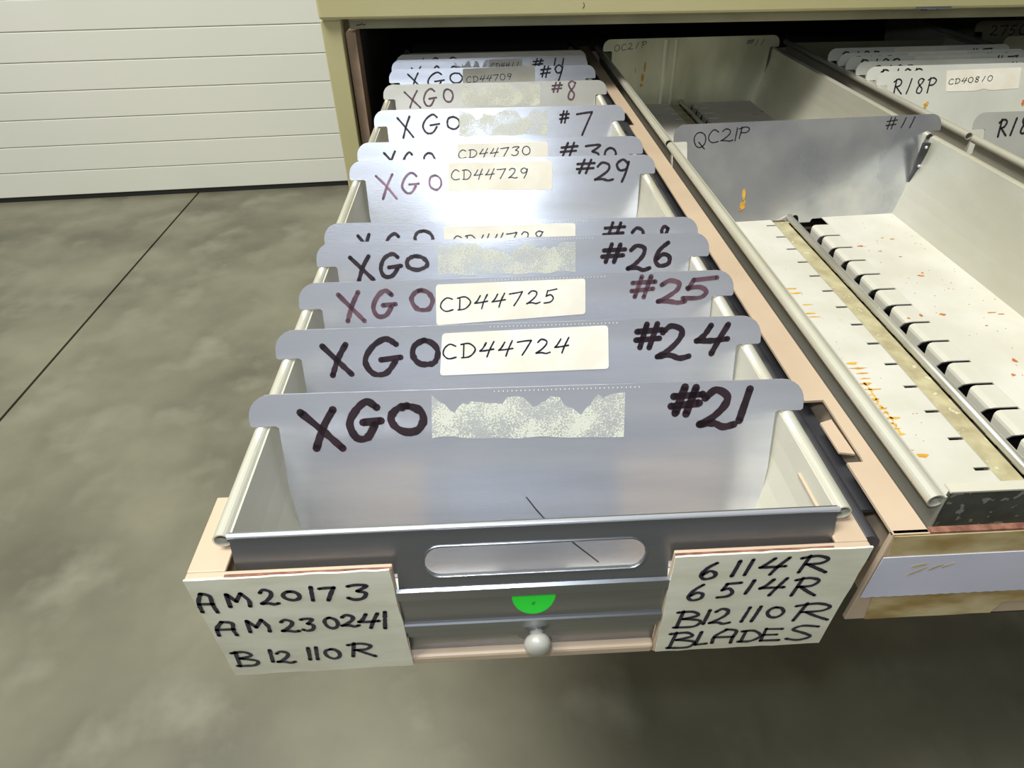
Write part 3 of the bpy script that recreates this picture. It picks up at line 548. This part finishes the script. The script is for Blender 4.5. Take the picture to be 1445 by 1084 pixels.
# ================================================================== DIVIDER PLATES
LEAN = 0.42
def plate_outline(half, plain):
    s = half/0.178; hb = 0.160*s; T = 0.0213; rc = 0.0150
    right = [(half, 0.0012), (half, T-rc)]
    right += [(half-rc+rc*math.cos(math.radians(a)), T-rc+rc*math.sin(math.radians(a))) for a in (15, 30, 45, 60, 75, 90)]
    left = [(-x, v) for x, v in reversed(right)]
    body_r = [(hb+0.0018, 0.0003), (hb, -0.0012), (0.1585*s, -0.040), (0.1545*s, -0.070), (0.1475*s, -0.092), (0.1425*s, -0.1075)]
    bot = [(0.016, -0.1075), (0.013, -0.1120), (-0.003, -0.1120), (-0.004, -0.1050), (-0.0065, -0.1015), (-0.011, -0.1015), (-0.0135, -0.1050), (-0.014, -0.1120), (-0.020, -0.1120), (-0.024, -0.1075)]
    if plain: bot = []; body_r = body_r[:-1]+[(0.1410*s, -0.1120)]
    body_l = [(-x, v) for x, v in reversed(body_r)]
    lo_r = [(half-0.0015, 0.0)]; lo_l = [(-half+0.0015, 0.0)]
    return left+[] , right, lo_r, body_r, bot, body_l, lo_l
PLATE_ME = {}
def plate(key, cx, y, twist, half, label, m='plate', ink='ink', w=0.0026, group='divider plates in the drawers', z=0.005, words=None, lean=LEAN):
    U = Vector((1, twist/half, 0)).normalized(); V = Vector((0, lean, 1)).normalized(); Nn = U.cross(V).normalized(); V = Nn.cross(U)
    mw = Matrix(((U.x, V.x, Nn.x, cx), (U.y, V.y, Nn.y, y), (U.z, V.z, Nn.z, z), (0, 0, 0, 1)))
    t = empty('divider_plate', mw=mw); tag(t, label, 'divider', group)
    plain = not key.startswith('Q'); hk = (half, m, plain)
    if hk not in PLATE_ME:
        a, r, lr, br_, bo, bl, ll = plate_outline(half, plain)
        # go clockwise: top left .. top right .. down .. bottom .. up
        outl = a + r[::-1] if False else [p for p in a] + [p for p in reversed(r)]
        top = list(a) + list(reversed(r))
        # a runs from top centre-left down to the left end; rebuild in one direction
        top = sorted(set(a+r), key=lambda p: (p[0]))
        left_side = [p for p in a]                 # starts at the top, ends at the left end
        right_side = [p for p in r]                # starts at the right end, ends at the top
        loop = right_side + left_side + ll + bl[::-1] + bo[::-1] + br_[::-1] + lr
        bm = bmesh.new(); prism(bm, [(x, v, 0.0) for x, v in loop], (0, 0, -0.0012), 'z')
        PLATE_ME[hk] = bm
        o = link('sheet', bm, M[m], t); PLATE_ME[hk] = o.data
    else:
        o = bpy.data.objects.new('sheet', PLATE_ME[hk]); COL.objects.link(o); o.parent = t
    ws = words if words is not None else WRITING.get(key, [])
    put = lambda zz: (lambda p: (p.x, p.y, zz))
    if ws:
        first = [q for q in ws if q[1] < 0]; second = [q for q in ws if q[1] >= 0]
        for part, im in ((first, INKS.get(key, (ink, ink))[0]), (second, INKS.get(key, (ink, ink))[1])):
            if part:
                bm = bmesh.new(); write(bm, part, w, put(0.00018)); link('marker_writing', bm, M[im], t)
    if key in PAPER:
        q, wrd = PAPER[key]
        bm = bmesh.new(); out = []
        for i, p in enumerate(q):
            a = Vector(q[i-1]); c = Vector(q[(i+1) % 4]); p = Vector(p)
            out += [p+(a-p).normalized()*0.0022, p+((a-p).normalized()+(c-p).normalized())*0.0006, p+(c-p).normalized()*0.0022]
        if key == 'R1': out = [v for v in out[:9]] + [Vector((0.020, -0.0118)), Vector((0.008, -0.0092)), Vector((0.002, -0.0104)), Vector((-0.006, -0.0122))] + out[9:]
        prism(bm, [(v.x, v.y, 0.0002) for v in out], (0, 0, 0.0003), 'z'); link('paper_label', bm, M['paper'], t)
        bm = bmesh.new(); write(bm, [wrd], 0.00125, put(0.00062)); link('label_writing', bm, M['navy'], t)
    if key in RESIDUE:
        q = [Vector(v) for v in RESIDUE[key]]; bm = bmesh.new(); n = 44; top_ = []; bot_ = []
        sd = sum(ord(c) for c in key)
        for i in range(n+1):
            f = i/n
            up_ = q[0].lerp(q[1], f); dn = q[3].lerp(q[2], f)
            wv = 0.35+1.5*mnoise.noise(Vector((f*7, sd*.37, 0)))+0.5*mnoise.noise(Vector((f*24, sd, 3))); dip = 0.0105*max(0, wv)*min(1, 9*f, 9*(1-f))
            wv2 = 0.5+0.9*mnoise.noise(Vector((f*6, sd+5, 2))); lift = 0.003*max(0, wv2)
            top_.append(bm.verts.new((up_.x, up_.y-dip, 0.0003))); bot_.append(bm.verts.new((dn.x, dn.y+lift, 0.0003)))
        for i in range(n): bm.faces.new((top_[i], top_[i+1], bot_[i+1], bot_[i]))
        o = link('adhesive_residue', bm, M['residue'], t); o['kind'] = 'stuff'
    if key in ('21', '24', '25', '26', '29', '28', '7'):
        bm = bmesh.new()
        for i in range(34):
            x = -0.022+i*0.0028; s = 0.00024
            for vv in (0.0192,):
                bm.faces.new([bm.verts.new((x+dx*s, vv+dy*s, 0.0004)) for dx, dy in ((-1, -1.6), (1, -1.6), (1, 1.6), (-1, 1.6))])
        o = link('punch_marks', bm, M['paper'], t); o['kind'] = 'stuff'
    return t
INKS = {'29': ('ink_faint', 'ink'), '8': ('ink_brown', 'ink_brown'), '25': ('ink_brown', 'ink_brown')}
G = 'aluminium XGO dividers'
p21 = plate('21', .1715, .0827, -.0021, .178, 'frontmost divider marked XGO #21, with speckled dried adhesive instead of a label', w=0.0052, group=G)
plate('24', .1707, .1569, -.0009, .178, 'divider marked XGO #24 with paper label CD44724', w=0.0045, group=G)
plate('25', .1731, .2255, 0, .178, 'divider marked XGO #25 with paper label CD44725', w=0.0040, group=G)
plate('26', .1735, .2967, -.0009, .178, 'divider marked XGO #26 with wavy adhesive remains at its middle', w=0.0040, group=G)
plate('28', .1729, .3346, -.0045, .178, 'divider marked XGO #28, mostly hidden behind the #26 divider', w=0.0034, group=G)
plate('29', .1714, .5063, -.0017, .178, 'divider marked #29 with faded XGO and paper label CD44729', w=0.0030, group=G)
plate('30', .1715, .5727, .0004, .178, 'divider with paper label CD44730, peeking out behind the #29 divider', w=0.0030, group=G)
plate('7', .1753, .7125, .0006, .178, 'shiny scratched divider marked XGO #7', w=0.0030, group=G)
plate('8', .1731, .8540, .0011, .178, 'dull brownish divider marked XGO #8', m='plate_warm', w=0.0030, group=G)
plate('9', .1715, .9595, .0019, .178, 'divider marked XGO #9 with paper label CD44709', w=0.0030, group=G)
plate('11', .1690, 1.033, .006, .178, 'divider behind the #9 divider, its label and number only just showing', w=0.0030, group=G)
plate('12', .1730, 1.078, .005, .178, 'rearmost dim divider of the XGO row, in the cabinet shadow', m='plate_warm', w=0.0030, group=G)
# last XGO row: deep blue-less grey shadow behind, nothing else visible
qf = plate('QF', .5845, .624, .011, .186, 'large smudged divider marked QC21P #11 standing over the open slotted bin', m='plate_mirror', ink='black', w=0.0016, lean=0.36, group='QC21P dividers')
qb = plate('QB', .5786, 1.18, .0066, .1815, 'dim rear divider marked OC21P #11 inside the cabinet opening', m='plate_zinc', ink='black', w=0.0012, lean=0.10, group='QC21P dividers')
def chip(parent, name, spots, m):
    bm = bmesh.new()
    for x, y, w, h in spots:
        n = 8; prism(bm, [(x+w*math.cos(i*6.2832/n+.4)*random.uniform(.7, 1.1), y+h*math.sin(i*6.2832/n+.4)*random.uniform(.8, 1.1), 0.0001) for i in range(n)], (0, 0, 0.0010), 'z')
    return link(name, bm, M[m], parent)
chip(qf, 'yellow_chip', [(-.0851, -.0700, .0022, .0078)], 'yellow'); chip(qf, 'yellow_chip', [(-.0862, -.0850, .0036, .0055), (-.0835, -.0810, .0016, .004)], 'yellow'); chip(qf, 'red_chip', [(-.0885, -.0905, .0028, .0012)], 'fleck')
chip(qb, 'stain', [(-.0930, -.030, .0022, .010), (-.0965, -.050, .0030, .008), (-.0975, -.064, .0035, .004), (-.112, -.036, .001, .005)], 'yellow')
bm = bmesh.new(); sheet_profile(bm, [(-.058, .0003), (-.052, .0016), (-.046, .0004), (-.036, .0003), (-.032, .0011), (-.027, .0003)], -.105, .018, 0.0004, 'y'); link('pressed_crease', bm, M['plate_zinc'], qb)
bm = bmesh.new(); ribbon(bm, catmull([(-.0028, -.0553), (.0122, -.0749), (.0460, -.1060)]), 0.0009, lambda p: (p.x, p.y, 0.0002)); link('scratch', bm, M['slide'], p21)
# R18P dividers
R = 'pale R18P dividers'
rl = ['pale divider with paper label CD40810, front of the tight R18P stack', 'pale R18P divider directly behind the one labelled CD40810', 'pale divider third from the front in the tight R18P stack',
      'pale divider fourth from the front in the tight R18P stack, with a long paper label', 'pale divider second from the back in the tight R18P stack', 'rearmost pale divider of the tight R18P stack']
ry = [.8741, .9091, .9460, .9847, 1.0142, 1.0567]
for i, yv in enumerate(ry):
    if i == 0:
        r1 = plate('R1', .9795, yv, .004, .178, rl[i], m='plate_grey', w=0.0024, group=R)
    else:
        du = (-0.004, 0.003, -0.002, 0.002, -0.001)[i-1]; dv = (-0.0035, -0.0060, -0.0035, -0.0050, -0.005)[i-1]
        wds = [('R18P', -0.149+du, -0.0034+dv, -0.0723+du, -0.0034+dv, 0.0231), ('#', 0.098, 0.001+dv, 0.115, 0.001+dv, 0.019), ('7', 0.123, 0.001+dv, 0.141, 0.001+dv, 0.019)]
        PAPER['Rx%d' % i] = ([(-0.050+.02*du*50, 0.0196), (0.058+du*3, 0.0196), (0.058+du*3, -0.010), (-0.050+.02*du*50, -0.010)], ('CD408', -0.045, -0.006, 0.02, -0.004, 0.009))
        if i in (1, 2): del PAPER['Rx%d' % i]
        plate('Rx%d' % i, .9795, yv, .004, .178, rl[i], m='plate_grey', w=0.0026, group=R, words=wds)
chip(r1, 'stain', [(-.0890, -.0305, .0045, .0022), (-.0905, -.034, .0022, .0030), (-.0870, -.0275, .002, .0015)], 'yellow'); chip(r1, 'red_mark', [(.0810, -.0325, .0030, .0050)], 'fleck')
plate('RF', .9935, .6395, .004, .178, 'grey divider marked R18 at the right edge, in front of the tight R18P stack', m='plate_stone', w=0.0030, group=R)
plate('Z1', 1.4190, 1.30, .002, .178, 'dim grey divider in the dark far right corner of the cabinet opening', m='plate_zinc', w=0.0022, group='dividers in the far corner', words=[('275C', -.142, -.008, -.055, -.008, .020)])
plate('Z2', 1.3700, 1.135, .002, .178, 'dim divider cut by the right edge, in front of the one in the far corner', m='plate_zinc', w=0.0022, group='dividers in the far corner', words=[])
